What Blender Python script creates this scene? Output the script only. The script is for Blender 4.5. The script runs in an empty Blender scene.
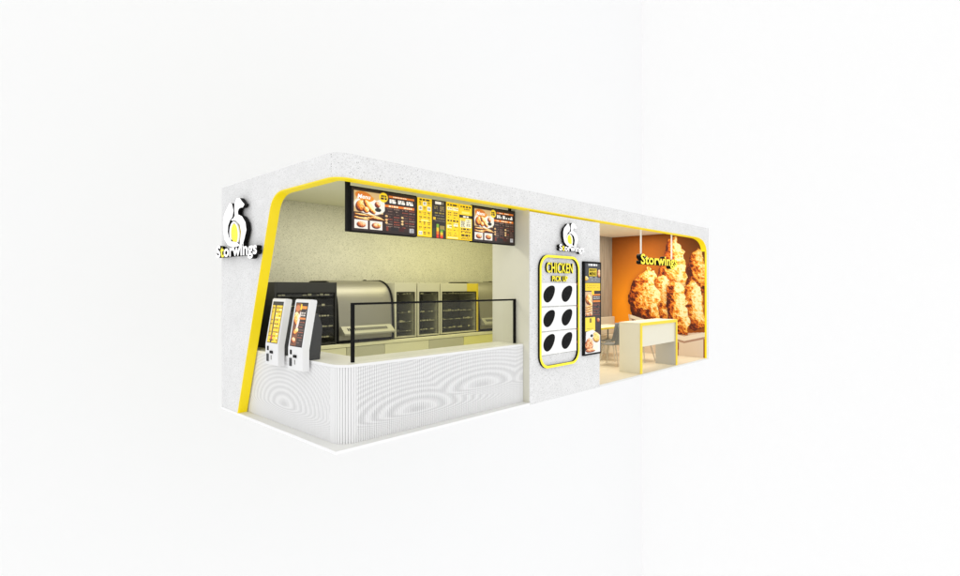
import bpy, bmesh, math, random
import numpy as np
from mathutils import Matrix, Vector
random.seed(7)
SC = bpy.context.scene
COL = SC.collection
PI = math.pi

# ------------------------------------------------------------------ materials
def lin(c):
    return tuple((x/12.92 if x <= .04045 else ((x+.055)/1.055)**2.4) for x in c)

def mat(name, col, rough=.5, metal=0., emit=None, es=0., spec=.5, vary=0., vscale=8., bump=0., bscale=60.):
    m = bpy.data.materials.new(name); m.use_nodes = True
    nt = m.node_tree; b = nt.nodes['Principled BSDF']
    b.inputs['Base Color'].default_value = (*col, 1)
    b.inputs['Roughness'].default_value = rough
    b.inputs['Metallic'].default_value = metal
    b.inputs['Specular IOR Level'].default_value = spec
    if emit:
        b.inputs['Emission Color'].default_value = (*emit, 1)
        b.inputs['Emission Strength'].default_value = es
    if vary or bump:
        tc = nt.nodes.new('ShaderNodeTexCoord')
        n = nt.nodes.new('ShaderNodeTexNoise'); n.inputs['Scale'].default_value = vscale
        n.inputs['Detail'].default_value = 6
        nt.links.new(tc.outputs['Object'], n.inputs['Vector'])
        if vary:
            mr = nt.nodes.new('ShaderNodeMapRange')
            mr.inputs['To Min'].default_value = 1-vary; mr.inputs['To Max'].default_value = 1+vary
            nt.links.new(n.outputs['Fac'], mr.inputs['Value'])
            mx = nt.nodes.new('ShaderNodeVectorMath'); mx.operation = 'SCALE'
            mx.inputs[0].default_value = col
            nt.links.new(mr.outputs[0], mx.inputs['Scale'])
            nt.links.new(mx.outputs[0], b.inputs['Base Color'])
        if bump:
            n2 = nt.nodes.new('ShaderNodeTexNoise'); n2.inputs['Scale'].default_value = bscale
            nt.links.new(tc.outputs['Object'], n2.inputs['Vector'])
            bp = nt.nodes.new('ShaderNodeBump'); bp.inputs['Strength'].default_value = bump
            bp.inputs['Distance'].default_value = .01
            nt.links.new(n2.outputs['Fac'], bp.inputs['Height'])
            nt.links.new(bp.outputs[0], b.inputs['Normal'])
    return m

def terrazzo(name, base, chip, dark, cell=42., dens=.30):
    """stone-like panel: pale ground, grey chips of two sizes, a few dark specks"""
    m = bpy.data.materials.new(name); m.use_nodes = True
    nt = m.node_tree; N = nt.nodes; L = nt.links; b = N['Principled BSDF']
    b.inputs['Roughness'].default_value = .55
    b.inputs['Specular IOR Level'].default_value = .3
    tc = N.new('ShaderNodeTexCoord')
    nz = N.new('ShaderNodeTexNoise'); nz.inputs['Scale'].default_value = 30; nz.inputs['Detail'].default_value = 4
    L.new(tc.outputs['Object'], nz.inputs['Vector'])
    wv = N.new('ShaderNodeVectorMath'); wv.operation = 'MULTIPLY_ADD'
    wv.inputs[1].default_value = (.03, .03, .03)
    L.new(nz.outputs['Color'], wv.inputs[0]); L.new(tc.outputs['Object'], wv.inputs[2])
    cur = None
    def mixc(a, bcol, fac):
        mx = N.new('ShaderNodeMix'); mx.data_type = 'RGBA'
        L.new(fac, mx.inputs['Factor'])
        if isinstance(a, tuple): mx.inputs['A'].default_value = (*a, 1)
        else: L.new(a, mx.inputs['A'])
        mx.inputs['B'].default_value = (*bcol, 1)
        return mx.outputs['Result']
    n3 = N.new('ShaderNodeTexNoise'); n3.inputs['Scale'].default_value = 3.5; n3.inputs['Detail'].default_value = 7
    n3.inputs['Roughness'].default_value = .7
    L.new(tc.outputs['Object'], n3.inputs['Vector'])
    r3 = N.new('ShaderNodeMapRange'); r3.inputs['From Min'].default_value = .35; r3.inputs['From Max'].default_value = .7
    L.new(n3.outputs['Fac'], r3.inputs['Value'])
    cur = mixc(base, tuple(x*.90 for x in base), r3.outputs[0])
    for sc, th, c, lim in ((cell, .42, chip, dens), (cell*1.9, .45, chip, dens), (cell*.85, .26, dark, .13)):
        v = N.new('ShaderNodeTexVoronoi'); v.inputs['Scale'].default_value = sc
        L.new(wv.outputs[0], v.inputs['Vector'])
        lt = N.new('ShaderNodeMath'); lt.operation = 'LESS_THAN'; lt.inputs[1].default_value = th
        L.new(v.outputs['Distance'], lt.inputs[0])
        sp = N.new('ShaderNodeSeparateColor'); L.new(v.outputs['Color'], sp.inputs[0])
        l2 = N.new('ShaderNodeMath'); l2.operation = 'LESS_THAN'; l2.inputs[1].default_value = lim
        L.new(sp.outputs[0], l2.inputs[0])
        mu = N.new('ShaderNodeMath'); mu.operation = 'MULTIPLY'
        L.new(lt.outputs[0], mu.inputs[0]); L.new(l2.outputs[0], mu.inputs[1])
        cur = mixc(cur, c, mu.outputs[0])
    L.new(cur, b.inputs['Base Color'])
    bp = N.new('ShaderNodeBump'); bp.inputs['Strength'].default_value = .25; bp.inputs['Distance'].default_value = .004
    L.new(n3.outputs['Fac'], bp.inputs['Height']); L.new(bp.outputs[0], b.inputs['Normal'])
    return m

def ribmat():
    """white ribbed cladding with moire rings of the fine ribs painted on in pale grey"""
    m = bpy.data.materials.new('ribbed_cladding'); m.use_nodes = True
    nt = m.node_tree; N = nt.nodes; L = nt.links; b = N['Principled BSDF']
    b.inputs['Roughness'].default_value = .5
    tc = N.new('ShaderNodeTexCoord'); sp = N.new('ShaderNodeSeparateXYZ')
    ad = N.new('ShaderNodeVectorMath'); ad.operation = 'ADD'; ad.inputs[1].default_value = (1.5, 1.0, .03)   # the counter's own base point
    L.new(tc.outputs['Object'], ad.inputs[0]); L.new(ad.outputs[0], sp.inputs[0])
    def M(op, a, bb=None, c=None):
        n = N.new('ShaderNodeMath'); n.operation = op
        for i, v in enumerate((a, bb, c)):
            if v is None: continue
            if isinstance(v, (int, float)): n.inputs[i].default_value = v
            else: L.new(v, n.inputs[i])
        return n.outputs[0]
    X, Y, Z = sp.outputs[0], sp.outputs[1], sp.outputs[2]
    XQ = M('SNAP', X, .0285); YQ = M('SNAP', Y, .0285)
    rs = []
    # (centre x, centre y, centre z, horizontal squash)
    for cx, cy, cz, kx, ky in ((.13, 1.33, .27, 9., .50), (1.12, .12, .24, .34, 9.), (2.2, .12, .38, .30, 9.), (3.4, .12, .36, .36, 9.)):
        dx = M('MULTIPLY', M('SUBTRACT', XQ if kx < 1 else X, cx), kx); dy = M('MULTIPLY', M('SUBTRACT', YQ if ky < 1 else Y, cy), ky)
        dz = M('SUBTRACT', Z, cz)
        dz = M('MAXIMUM', dz, M('MULTIPLY', dz, -3.0))
        rs.append(M('SQRT', M('ADD', M('ADD', M('POWER', M('ABSOLUTE', dx), 2), M('POWER', M('ABSOLUTE', dy), 2)), M('POWER', dz, 2))))
    r = rs[0]
    for q in rs[1:]: r = M('SMOOTH_MIN', r, q, .03)
    ph = M('MULTIPLY', M('POWER', r, 1.55), 158.)
    s = N.new('ShaderNodeMapRange'); s.interpolation_type = 'SMOOTHSTEP'; s.inputs['From Min'].default_value = -.3; s.inputs['From Max'].default_value = .3
    L.new(M('SINE', ph), s.inputs['Value']); s = s.outputs[0]
    fade = N.new('ShaderNodeMapRange'); fade.inputs['From Min'].default_value = .05; fade.inputs['From Max'].default_value = .75
    fade.inputs['To Min'].default_value = 1; fade.inputs['To Max'].default_value = .45
    L.new(r, fade.inputs['Value'])
    f = M('MULTIPLY', s, fade.outputs[0])
    # keep the rounded corner plain: rings only on the two flat faces
    near = M('MAXIMUM', M('LESS_THAN', X, .16), M('LESS_THAN', Y, .15))
    far = M('MAXIMUM', M('GREATER_THAN', X, .315), M('GREATER_THAN', Y, .31))
    f = M('MULTIPLY', M('MULTIPLY', f, near), far)
    mx = N.new('ShaderNodeMix'); mx.data_type = 'RGBA'
    mx.inputs['A'].default_value = (.90, .90, .90, 1); mx.inputs['B'].default_value = (.745, .745, .745, 1)
    L.new(f, mx.inputs['Factor']); L.new(mx.outputs['Result'], b.inputs['Base Color'])  # moire of the fine ribs put into the base colour
    return m

def wood(name, a, c):
    m = bpy.data.materials.new(name); m.use_nodes = True
    nt = m.node_tree; N = nt.nodes; L = nt.links; b = N['Principled BSDF']; b.inputs['Roughness'].default_value = .55
    tc = N.new('ShaderNodeTexCoord'); mp = N.new('ShaderNodeMapping'); mp.inputs['Scale'].default_value = (14, 14, .8)
    n = N.new('ShaderNodeTexNoise'); n.inputs['Scale'].default_value = 2.5; n.inputs['Detail'].default_value = 8
    cr = N.new('ShaderNodeValToRGB')
    cr.color_ramp.elements[0].position = .35; cr.color_ramp.elements[0].color = (*a, 1)
    cr.color_ramp.elements[1].position = .68; cr.color_ramp.elements[1].color = (*c, 1)
    L.new(tc.outputs['Object'], mp.inputs[0]); L.new(mp.outputs[0], n.inputs['Vector'])
    L.new(n.outputs['Fac'], cr.inputs[0]); L.new(cr.outputs[0], b.inputs['Base Color'])
    return m

def printed(name, es=0., rough=.45):
    """surface that carries the painted colours of its mesh (a print or a screen)"""
    m = bpy.data.materials.new(name); m.use_nodes = True
    nt = m.node_tree; b = nt.nodes['Principled BSDF']; b.inputs['Roughness'].default_value = rough
    a = nt.nodes.new('ShaderNodeVertexColor'); a.layer_name = 'ink'
    nt.links.new(a.outputs[0], b.inputs['Base Color'])
    if es:
        nt.links.new(a.outputs[0], b.inputs['Emission Color']); b.inputs['Emission Strength'].default_value = es
    return m

def glassmat(name, tint=(.93, .94, .9), gl=.07):
    m = bpy.data.materials.new(name); m.use_nodes = True
    nt = m.node_tree; N = nt.nodes; N.remove(N['Principled BSDF'])
    t = N.new('ShaderNodeBsdfTransparent'); t.inputs[0].default_value = (*tint, 1)
    g = N.new('ShaderNodeBsdfGlossy'); g.inputs['Roughness'].default_value = .03
    mx = N.new('ShaderNodeMixShader'); mx.inputs[0].default_value = gl
    nt.links.new(t.outputs[0], mx.inputs[1]); nt.links.new(g.outputs[0], mx.inputs[2])
    nt.links.new(mx.outputs[0], N['Material Output'].inputs[0])
    return m

M_TERR = terrazzo('speckled_white_stone', (.895, .895, .895), (.71, .71, .705), (.38, .38, .37), 56, .42)
M_TERRI = terrazzo('speckled_stone_yellow_light', (.74, .725, .575), (.56, .55, .42), (.34, .33, .22), 50, .42)  # same stone as outside, the kitchen's yellow light put into its colour
M_CEIL = mat('cream_ceiling_paint', (.76, .75, .54), .7, vary=.03)
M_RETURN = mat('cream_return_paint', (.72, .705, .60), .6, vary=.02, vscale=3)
M_CEILR = mat('beige_ceiling_paint', (.82, .76, .62), .7, vary=.03)
M_SLAB = mat('white_slab_edge', (.83, .83, .80), .5, vary=.02)
M_LIP = mat('bright_white_lip', (.98, .98, .98), .5, spec=.2)
M_FLOORR = mat('beige_floor_tile', (.85, .77, .60), .35, vary=.05, vscale=5)
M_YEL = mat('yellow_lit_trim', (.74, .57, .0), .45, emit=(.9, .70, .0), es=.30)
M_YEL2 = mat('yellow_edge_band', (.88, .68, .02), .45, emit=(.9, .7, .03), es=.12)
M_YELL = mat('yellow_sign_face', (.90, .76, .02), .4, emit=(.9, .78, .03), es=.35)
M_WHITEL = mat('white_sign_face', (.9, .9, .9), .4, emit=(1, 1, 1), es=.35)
M_BLACK = mat('black_metal', (.003, .003, .003), .6, spec=.15)
M_BLACKG = mat('black_gasket', (.006, .006, .005), .6, spec=.2)
M_RIB = ribmat()
M_CTOP = mat('cream_white_worktop', (.80, .79, .72), .35, vary=.02)
M_CRIM = mat('white_worktop_rim', (.9, .9, .9), .4)
M_CAB = mat('cream_cabinet_front', (.86, .83, .52), .5, vary=.02)
M_TAN = mat('tan_cabinet_front', (.60, .58, .38), .5, vary=.02)
M_LEM = mat('lemon_cabinet_front', (.93, .88, .30), .5, vary=.02)
M_FR = mat('cream_enamel', (.60, .58, .40), .35, vary=.02)
M_YTINT = mat('yellow_reflection_tint', (.70, .55, .04), .35, vary=.03)  # imitates yellow light reflected on the equipment
M_DARK = mat('dark_enamel', (.022, .022, .016), .45, vary=.1)
M_CAV = mat('dark_grey_lining', (.07, .07, .055), .5, vary=.1)
M_CAV2 = mat('grey_lining', (.17, .17, .13), .5, vary=.1)
M_SHELF = mat('steel_wire_shelf', (.75, .72, .50), .4, .2)
M_STEEL = mat('brushed_steel', (.36, .345, .28), .5, .85, vary=.05, vscale=3)
M_STEEL2 = mat('satin_steel', (.40, .39, .29), .5, .4, vary=.05)
M_KW = mat('white_moulded_casing', (.88, .88, .88), .35)
M_KG = mat('dark_grey_casing', (.045, .046, .048), .5, vary=.08)
M_GLASS = glassmat('clear_glass', (.965, .968, .945), .018)
M_DGLASS = glassmat('smoked_glass', (.88, .88, .84), .02)
M_DESK = mat('cream_laminate', (.86, .82, .66), .45, vary=.02)
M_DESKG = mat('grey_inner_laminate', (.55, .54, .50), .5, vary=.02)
M_WOOD = wood('grey_brown_boards', (.25, .22, .17), (.37, .335, .27))
M_CHG = mat('grey_moulded_shell', (.20, .21, .21), .5, vary=.05)
M_LEG = mat('pale_timber_leg', (.66, .60, .50), .5, vary=.08, vscale=20)
M_LEGD = mat('dark_foot_cap', (.04, .04, .04), .5)
M_BENCH = mat('beige_upholstery', (.60, .55, .42), .7, vary=.04, bump=.1)
M_PRINT = printed('printed_mural', 0., .9)
M_SCREEN = printed('lit_menu_screen', .42, .3)
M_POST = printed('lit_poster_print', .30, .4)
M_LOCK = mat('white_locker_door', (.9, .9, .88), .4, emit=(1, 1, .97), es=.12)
M_EGG = mat('black_egg_window', (.004, .004, .004), .5, spec=.1)
M_LINE = mat('grey_seam_line', (.22, .22, .20), .6)
M_RED = mat('dark_red_hinge', (.25, .08, .03), .5)
M_BACK = mat('white_backdrop_paint', (.955, .958, .962), 1., spec=0.)
M_BACK2 = mat('white_backdrop_paint_bright', (.985, .985, .985), 1., spec=0.)

# ------------------------------------------------------------------ object helpers
def empty(name, loc=(0, 0, 0)):
    o = bpy.data.objects.new(name, None); COL.objects.link(o); o.location = loc
    o.empty_display_size = .1
    return o

def tag(o, label=None, cat=None, group=None, kind=None):
    if label: o['label'] = label
    if cat: o['category'] = cat
    if group: o['group'] = group
    if kind: o['kind'] = kind
    return o

class MB:
    """collects shapes given in world coordinates, then builds ONE mesh object"""
    def __init__(s): s.v = []; s.f = []; s.m = []; s.mats = []
    def mi(s, m):
        if m not in s.mats: s.mats.append(m)
        return s.mats.index(m)
    def add(s, vs, fs, m):
        k = len(s.v); s.v += [tuple(v) for v in vs]; i = s.mi(m)
        for f in fs: s.f.append([k+a for a in f]); s.m.append(i)
        return s
    def box(s, x0, x1, y0, y1, z0, z1, m):
        vs = [(x, y, z) for z in (z0, z1) for y in (y0, y1) for x in (x0, x1)]
        return s.add(vs, [(0, 2, 3, 1), (4, 5, 7, 6), (0, 1, 5, 4), (2, 6, 7, 3), (0, 4, 6, 2), (1, 3, 7, 5)], m)
    def prism(s, pts, fr, d0, d1, m, mside=None):
        """polygon pts (u,v) in frame fr, extruded along the frame's normal from d0 to d1 (d1 = face side)"""
        n = len(pts); A = [fr @ Vector((u, v, d0)) for u, v in pts]; B = [fr @ Vector((u, v, d1)) for u, v in pts]
        area = sum(pts[i][0]*pts[(i+1) % n][1]-pts[(i+1) % n][0]*pts[i][1] for i in range(n))
        idx = list(range(n)) if area > 0 else list(range(n))[::-1]
        s.add(B, [idx], m); s.add(A, [idx[::-1]], mside or m)
        side = [(idx[i], idx[(i+1) % n], n+idx[(i+1) % n], n+idx[i]) for i in range(n)]
        s.add(A+B, side, mside or m)
        return s
    def tube(s, p, q, r, m, seg=8, r2=None):
        p = Vector(p); q = Vector(q); r2 = r if r2 is None else r2
        d = (q-p).normalized(); a = d.orthogonal().normalized(); b = d.cross(a)
        vs = []
        for c, rr in ((p, r), (q, r2)):
            for i in range(seg):
                t = 2*PI*i/seg; vs.append(c+a*rr*math.cos(t)+b*rr*math.sin(t))
        fs = [(i, (i+1) % seg, seg+(i+1) % seg, seg+i) for i in range(seg)]
        fs += [tuple(range(seg))[::-1], tuple(range(seg, 2*seg))]
        return s.add(vs, fs, m)
    def build(s, name, parent=None, loc=None, bevel=0., smooth=False, seg=2):
        off = Vector(loc) if loc else (Vector((0, 0, 0)))
        if parent:
            w = Vector((0, 0, 0)); p = parent
            while p: w += p.location; p = p.parent
            off = off+w if not loc else off
        me = bpy.data.meshes.new(name)
        me.from_pydata([tuple(Vector(v)-off) for v in s.v], [], s.f)
        for m in s.mats: me.materials.append(m)
        me.polygons.foreach_set('material_index', s.m)
        if smooth: me.polygons.foreach_set('use_smooth', [True]*len(s.f))
        me.update()
        o = bpy.data.objects.new(name, me); COL.objects.link(o)
        if parent: o.parent = parent
        if loc: o.location = loc
        if bevel:
            b = o.modifiers.new('bevel', 'BEVEL'); b.width = bevel; b.segments = seg; b.limit_method = 'ANGLE'
            b.angle_limit = math.radians(35)
        return o

def frame(o, right, up):
    r = Vector(right).normalized(); u = Vector(up).normalized(); n = r.cross(u)
    m = Matrix((( r.x, u.x, n.x, o[0]), (r.y, u.y, n.y, o[1]), (r.z, u.z, n.z, o[2]), (0, 0, 0, 1)))
    return m
def front(x, y, z): return frame((x, y, z), (1, 0, 0), (0, 0, 1))     # normal -Y
def left(x, y, z): return frame((x, y, z), (0, -1, 0), (0, 0, 1))     # normal -X

def bez(a, b, c, n=10):
    a, b, c = map(Vector, (a, b, c))
    return [tuple((1-t)**2*a+2*t*(1-t)*b+t*t*c) for t in [i/n for i in range(n+1)]]

def text(s, name, fr, w, h, depth, mface, mside, parent, bold=.02, special=None, mspec=None, shear=0.):
    cu = bpy.data.curves.new(name, 'FONT'); cu.body = s; cu.extrude = .01; cu.offset = bold; cu.shear = shear
    cu.resolution_u = 3; cu.space_character = 1.02
    def width(t):
        cu.body = t; o = bpy.data.objects.new('tmp', cu); COL.objects.link(o)
        bpy.context.view_layer.update()
        me = bpy.data.meshes.new_from_object(o.evaluated_get(bpy.context.evaluated_depsgraph_get()))
        bpy.data.objects.remove(o); return me
    rng = None
    if special:
        def ext(t):
            q = width(t); r_ = max(v.co.x for v in q.vertices); bpy.data.meshes.remove(q); return r_
        rng = (ext(s[:special]), ext(s[:special+1]))
    me = width(s)
    xs = [v.co.x for v in me.vertices]; ys = [v.co.y for v in me.vertices]
    x0, x1, y0, y1 = min(xs), max(xs), min(ys), max(ys)
    me.materials.clear(); me.materials.append(mface); me.materials.append(mside); me.materials.append(mspec or mface)
    for p in me.polygons:
        if p.normal.z > .5:
            c = sum(me.vertices[i].co.x for i in p.vertices)/len(p.vertices)
            p.material_index = 2 if (rng and rng[0]-.004 < c < rng[1]+.004) else 0
        else: p.material_index = 1
    w0 = Vector((0, 0, 0)); p = parent
    while p: w0 += p.location; p = p.parent
    for v in me.vertices:
        c = v.co
        v.co = fr @ Vector(((c.x-x0)/(x1-x0)*w, (c.y-y0)/(y1-y0)*h, depth*(.5+c.z/.02))) - w0
    bpy.data.curves.remove(cu)
    me.update(); me.name = name
    o = bpy.data.objects.new(name, me); COL.objects.link(o)
    if parent: o.parent = parent
    return o

# ------------------------------------------------------------------ the print painter (procedural pictures)
RG = np.random.RandomState(11)
def vnoise(h, w, cell, octs=4, rough=.55):
    out = np.zeros((h, w)); amp = 1.; tot = 0.
    for k in range(octs):
        c = max(cell/2**k, 1.01); gh = int(h/c)+4; gw = int(w/c)+4
        g = RG.rand(gh, gw)
        yy = np.arange(h)/c; xx = np.arange(w)/c
        yi = yy.astype(int); xi = xx.astype(int); fy = yy-yi; fx = xx-xi
        fy = fy*fy*(3-2*fy); fx = fx*fx*(3-2*fx)
        a = g[yi][:, xi]; b = g[yi][:, xi+1]; c_ = g[yi+1][:, xi]; d = g[yi+1][:, xi+1]
        n = (a*(1-fx)+b*fx)*(1-fy)[:, None]+(c_*(1-fx)+d*fx)*fy[:, None]
        out += n*amp; tot += amp; amp *= rough
    return out/tot
def blur(a, r):
    r = max(int(r), 1)
    for _ in range(3):
        for ax in (0, 1):
            p = np.concatenate([np.repeat(a.take([0], ax), r, ax), a, np.repeat(a.take([-1], ax), r, ax)], ax)
            c = np.cumsum(p, ax); z = np.zeros_like(c.take([0], ax)); c = np.concatenate([z, c], ax)
            n = a.shape[ax]
            a = (c.take(range(2*r+1, 2*r+1+n), ax)-c.take(range(0, n), ax))/(2*r+1)
    return a
FRY = [(0, (70, 20, 2)), (.2, (142, 52, 5)), (.4, (206, 100, 14)), (.58, (236, 150, 40)), (.78, (250, 200, 98)), (1, (255, 238, 185))]
SAUCE = [(0, (50, 12, 4)), (.3, (120, 40, 12)), (.55, (180, 80, 30)), (.8, (220, 140, 80)), (1, (250, 215, 170))]
FRIES = [(0, (110, 60, 10)), (.4, (200, 140, 40)), (.7, (235, 190, 80)), (1, (255, 235, 160))]
class Canvas:
    def __init__(s, w, h, W, H, bg):
        s.w, s.h, s.W, s.H = w, h, W, H
        s.a = np.empty((h, w, 3)); s.a[:] = np.array(bg)/255.
        s.X, s.Y = np.meshgrid((np.arange(w)+.5)/w*W, H-(np.arange(h)+.5)/h*H)   # metres, y up
    def put(s, mask, c):
        c = np.array(c, float)
        if c.ndim == 1: c = c/255.
        s.a = s.a*(1-mask[..., None])+c*mask[..., None]
    def rect(s, x0, x1, y0, y1, c): s.put(((s.X > x0) & (s.X < x1) & (s.Y > y0) & (s.Y < y1)).astype(float), c)
    def ell(s, x, y, rx, ry, c, rot=0.):
        s.put(s.mell(x, y, rx, ry, rot), c)
    def mell(s, x, y, rx, ry, rot=0.):
        cx, sx = math.cos(rot), math.sin(rot); dx = s.X-x; dy = s.Y-y
        u = (dx*cx+dy*sx)/rx; v = (-dx*sx+dy*cx)/ry
        return np.clip((1-np.sqrt(u*u+v*v))*8, 0, 1)
    def mpoly(s, pts, wob=0.):
        X, Y = s.X, s.Y
        if wob:
            c = s.w/s.W*wob*3
            X = X+(vnoise(s.h, s.w, c, 3)-.5)*wob*3; Y = Y+(vnoise(s.h, s.w, c, 3)-.5)*wob*3
        m = np.zeros(X.shape, bool); n = len(pts)
        for i in range(n):
            x1, y1 = pts[i]; x2, y2 = pts[(i+1) % n]
            if y1 == y2: continue
            m ^= ((y1 > Y) != (y2 > Y)) & (X < (x2-x1)*(Y-y1)/(y2-y1)+x1)
        return m.astype(float)
    def food(s, mask, ramp=FRY, r=.1, cell=.08, bumpy=1., bright=0.):
        k = s.w/s.W
        dome = np.sqrt(np.clip(blur(mask, r*k*.5), 0, 1))*mask
        n = vnoise(s.h, s.w, cell*k, 5, .62); n = 1-np.abs(2*n-1)*1.0
        f = vnoise(s.h, s.w, cell*k*.35, 3, .6)
        hgt = dome*r*1.3+n*cell*.45*bumpy+f*cell*.18*bumpy
        gy, gx = np.gradient(hgt*k)
        gx *= .6; gy *= .6; sh = (-gx*.55+gy*.75+.62)/np.sqrt(1+gx*gx+gy*gy)
        big = blur(mask, r*k*.42)*r; by, bx = np.gradient(big*k)
        v = np.clip(sh*.52+(n-.62)*.70*bumpy+(f-.5)*.50+(dome-.8)*.9-bx*.42+by*.34+.09+bright, 0, 1)
        t = [p[0] for p in ramp]; col = np.stack([np.interp(v, t, [p[1][i]/255. for p in ramp]) for i in range(3)], -1)
        s.put(mask, col)
    def dashes(s, x0, x1, y, t, c, seg=.03, fill=.8):
        x = x0
        while x < x1:
            l = seg*random.uniform(.4, 1.3)
            if random.random() < fill: s.rect(x, min(x+l, x1), y-t/2, y+t/2, c)
            x += l+seg*.25
    def mesh(s, name, fr, material, parent):
        """grid of coloured faces; fr maps (u right, v up) metres onto the surface"""
        w, h = s.w, s.h
        us = np.linspace(0, s.W, w+1); vs = np.linspace(s.H, 0, h+1)
        U, V = np.meshgrid(us, vs)
        w0 = Vector((0, 0, 0)); p = parent
        while p: w0 += p.location; p = p.parent
        o, r, u = np.array(fr.translation-w0), np.array(fr.col[0].to_3d()), np.array(fr.col[1].to_3d())
        co = o+U[..., None]*r+V[..., None]*u
        i = np.arange(h)[:, None]*(w+1)+np.arange(w)[None, :]
        q = np.stack([i+w+1, i+w+2, i+1, i], -1).reshape(-1)
        me = bpy.data.meshes.new(name)
        me.vertices.add((w+1)*(h+1)); me.vertices.foreach_set('co', co.reshape(-1))
        me.loops.add(len(q)); me.loops.foreach_set('vertex_index', q)
        me.polygons.add(w*h); me.polygons.foreach_set('loop_start', np.arange(w*h)*4)
        me.polygons.foreach_set('loop_total', np.full(w*h, 4))
        me.update(calc_edges=True)
        a = np.clip(s.a, 0, 1); a = np.where(a <= .04045, a/12.92, ((a+.055)/1.055)**2.4)*.93
        rgba = np.concatenate([a.reshape(-1, 3), np.ones((w*h, 1))], 1)
        at = me.color_attributes.new('ink', 'FLOAT_COLOR', 'CORNER')
        at.data.foreach_set('color', np.repeat(rgba, 4, 0).reshape(-1))
        me.materials.append(material)
        ob = bpy.data.objects.new(name, me); COL.objects.link(ob)
        if parent: ob.parent = parent
        return ob

# ------------------------------------------------------------------ backdrop (the white space behind)
b = MB(); CXb = 22.3; Yb = 8.0
b.add([(-90, Yb, -60), (CXb, Yb, -60), (CXb, Yb, 60), (-90, Yb, 60)], [(0, 1, 2, 3)], M_BACK)
b.add([(CXb, Yb, -60), (CXb, -90, -60), (CXb, -90, 60), (CXb, Yb, 60)], [(0, 1, 2, 3)], M_BACK2)
tag(b.build('backdrop'), kind='structure')

# ------------------------------------------------------------------ the kiosk building
LN, DP, HT = 9.67, 2.90, 3.0
K = empty('food_kiosk', (0, 0, 0))
tag(K, 'long white speckled food kiosk with yellow trim around its openings', 'food kiosk')

# platform
MB().box(0, LN, .0, DP, 0, .03, M_SLAB).build('base_slab', K)
MB().box(-.006, 3.06, -.006, -.0005, -.002, .029, M_LIP).box(-.006, -.0005, -.0005, DP, -.002, .029, M_LIP).build('slab_lip', K)
MB().box(4.93, 9.5, .012, 2.385, .031, .036, M_FLOORR).build('floor_covering', K)

# left end wall with the slanted opening edge (profile in y,z)
TH = .10; HB = 2.75
jam = [(2.35, .031), (1.43, 2.55)]
arcL = bez(jam[1], (1.355, 2.75), (1.10, 2.75))
polyL = [(DP, .031), (2.35, .031)] + [tuple(p)[:2] for p in arcL] + [(.15, HB), (.15, HT), (DP, HT)]
frX = frame((0, 0, 0), (0, -1, 0), (0, 0, 1))
MB().prism([(-y, z) for y, z in polyL], frX, -TH, 0, M_TERR).build('end_wall', K)

# rounded corner + long front fascia + right return (profile in x,z)
R = .15
corner_o = [(R-R*math.cos(t), R-R*math.sin(t)) for t in [i*PI/2/10 for i in range(11)]]
corner_i = [(R-(R-TH)*math.cos(t), R-(R-TH)*math.sin(t)) for t in [i*PI/2/10 for i in range(11)]]
arcR = bez((8.90, HB), (9.50, HB), (9.52, 2.42))
polyR = [(.15, HB)] + [tuple(p)[:2] for p in arcR] + [(9.52, .031), (LN, .031), (LN, HT), (.15, HT)]
fb = MB()
fb.prism(polyR, front(0, 0, 0), -TH, 0, M_TERR)
n = len(corner_o)
vs = [(x, y, HB) for x, y in corner_o]+[(x, y, HT) for x, y in corner_o]+[(x, y, HB) for x, y in corner_i]+[(x, y, HT) for x, y in corner_i]
fs = []
for i in range(n-1):
    fs += [(i, i+1, n+i+1, n+i), (2*n+i+1, 2*n+i, 3*n+i, 3*n+i+1), (n+i, n+i+1, 3*n+i+1, 3*n+i), (i+1, i, 2*n+i, 2*n+i+1)]
fb.add(vs, fs, M_TERR)
fb.build('front_fascia', K)

# the yellow trim: one swept band along the whole opening
path = []      # (pos, outward normal, inward direction)
def seg2(pts, to3, outn):
    P3 = [Vector(to3(p)) for p in pts]
    for i, p in enumerate(P3):
        a = P3[max(i-1, 0)]; c = P3[min(i+1, len(P3)-1)]
        t = (c-a).normalized(); path.append((p, Vector(outn), t.cross(Vector(outn))))
seg2([(2.35, .031)]+[tuple(p)[:2] for p in arcL], lambda p: (0, p[0], p[1]), (-1, 0, 0))
for t in [i*PI/2/10 for i in range(11)]:
    nn = Vector((-math.cos(t), -math.sin(t), 0))
    path.append((Vector((R-R*math.cos(t), R-R*math.sin(t), HB)), nn, Vector((0, 0, -1))))
seg2([tuple(p)[:2] for p in arcR]+[(9.52, .031)], lambda p: (p[0], 0, p[1]), (0, -1, 0))
W_, D_, PR = .015, .105, .012
vs = []; fs = []
for p, o, q in path:
    if q.z > 0.2: q = -q
    for a, d in ((-.0005, PR), (W_, PR), (W_, -D_), (-.0005, -D_)): vs.append(p+q*a+o*d)
# direction into the opening is checked against the opening's middle
vs = []
for p, o, q in path:
    mid = Vector((0, .6, 1.4)) if abs(o.x) > .99 else Vector((6.0, 0, 1.4))
    if q.dot(mid-p) < 0: q = -q
    for a, d in ((.0, PR), (W_, PR), (W_, -D_), (.0, -D_)): vs.append(p+q*a+o*d)
for i in range(len(path)-1):
    for k in range(4):
        a = i*4+k; c = i*4+(k+1) % 4; fs.append((a, a+4, c+4, c))
fs += [(0, 1, 2, 3), tuple(len(vs)-4+k for k in (3, 2, 1, 0))]
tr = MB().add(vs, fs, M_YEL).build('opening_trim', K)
bmn = bmesh.new(); bmn.from_mesh(tr.data); bmesh.ops.recalc_face_normals(bmn, faces=bmn.faces); bmn.to_mesh(tr.data); bmn.free()

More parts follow.
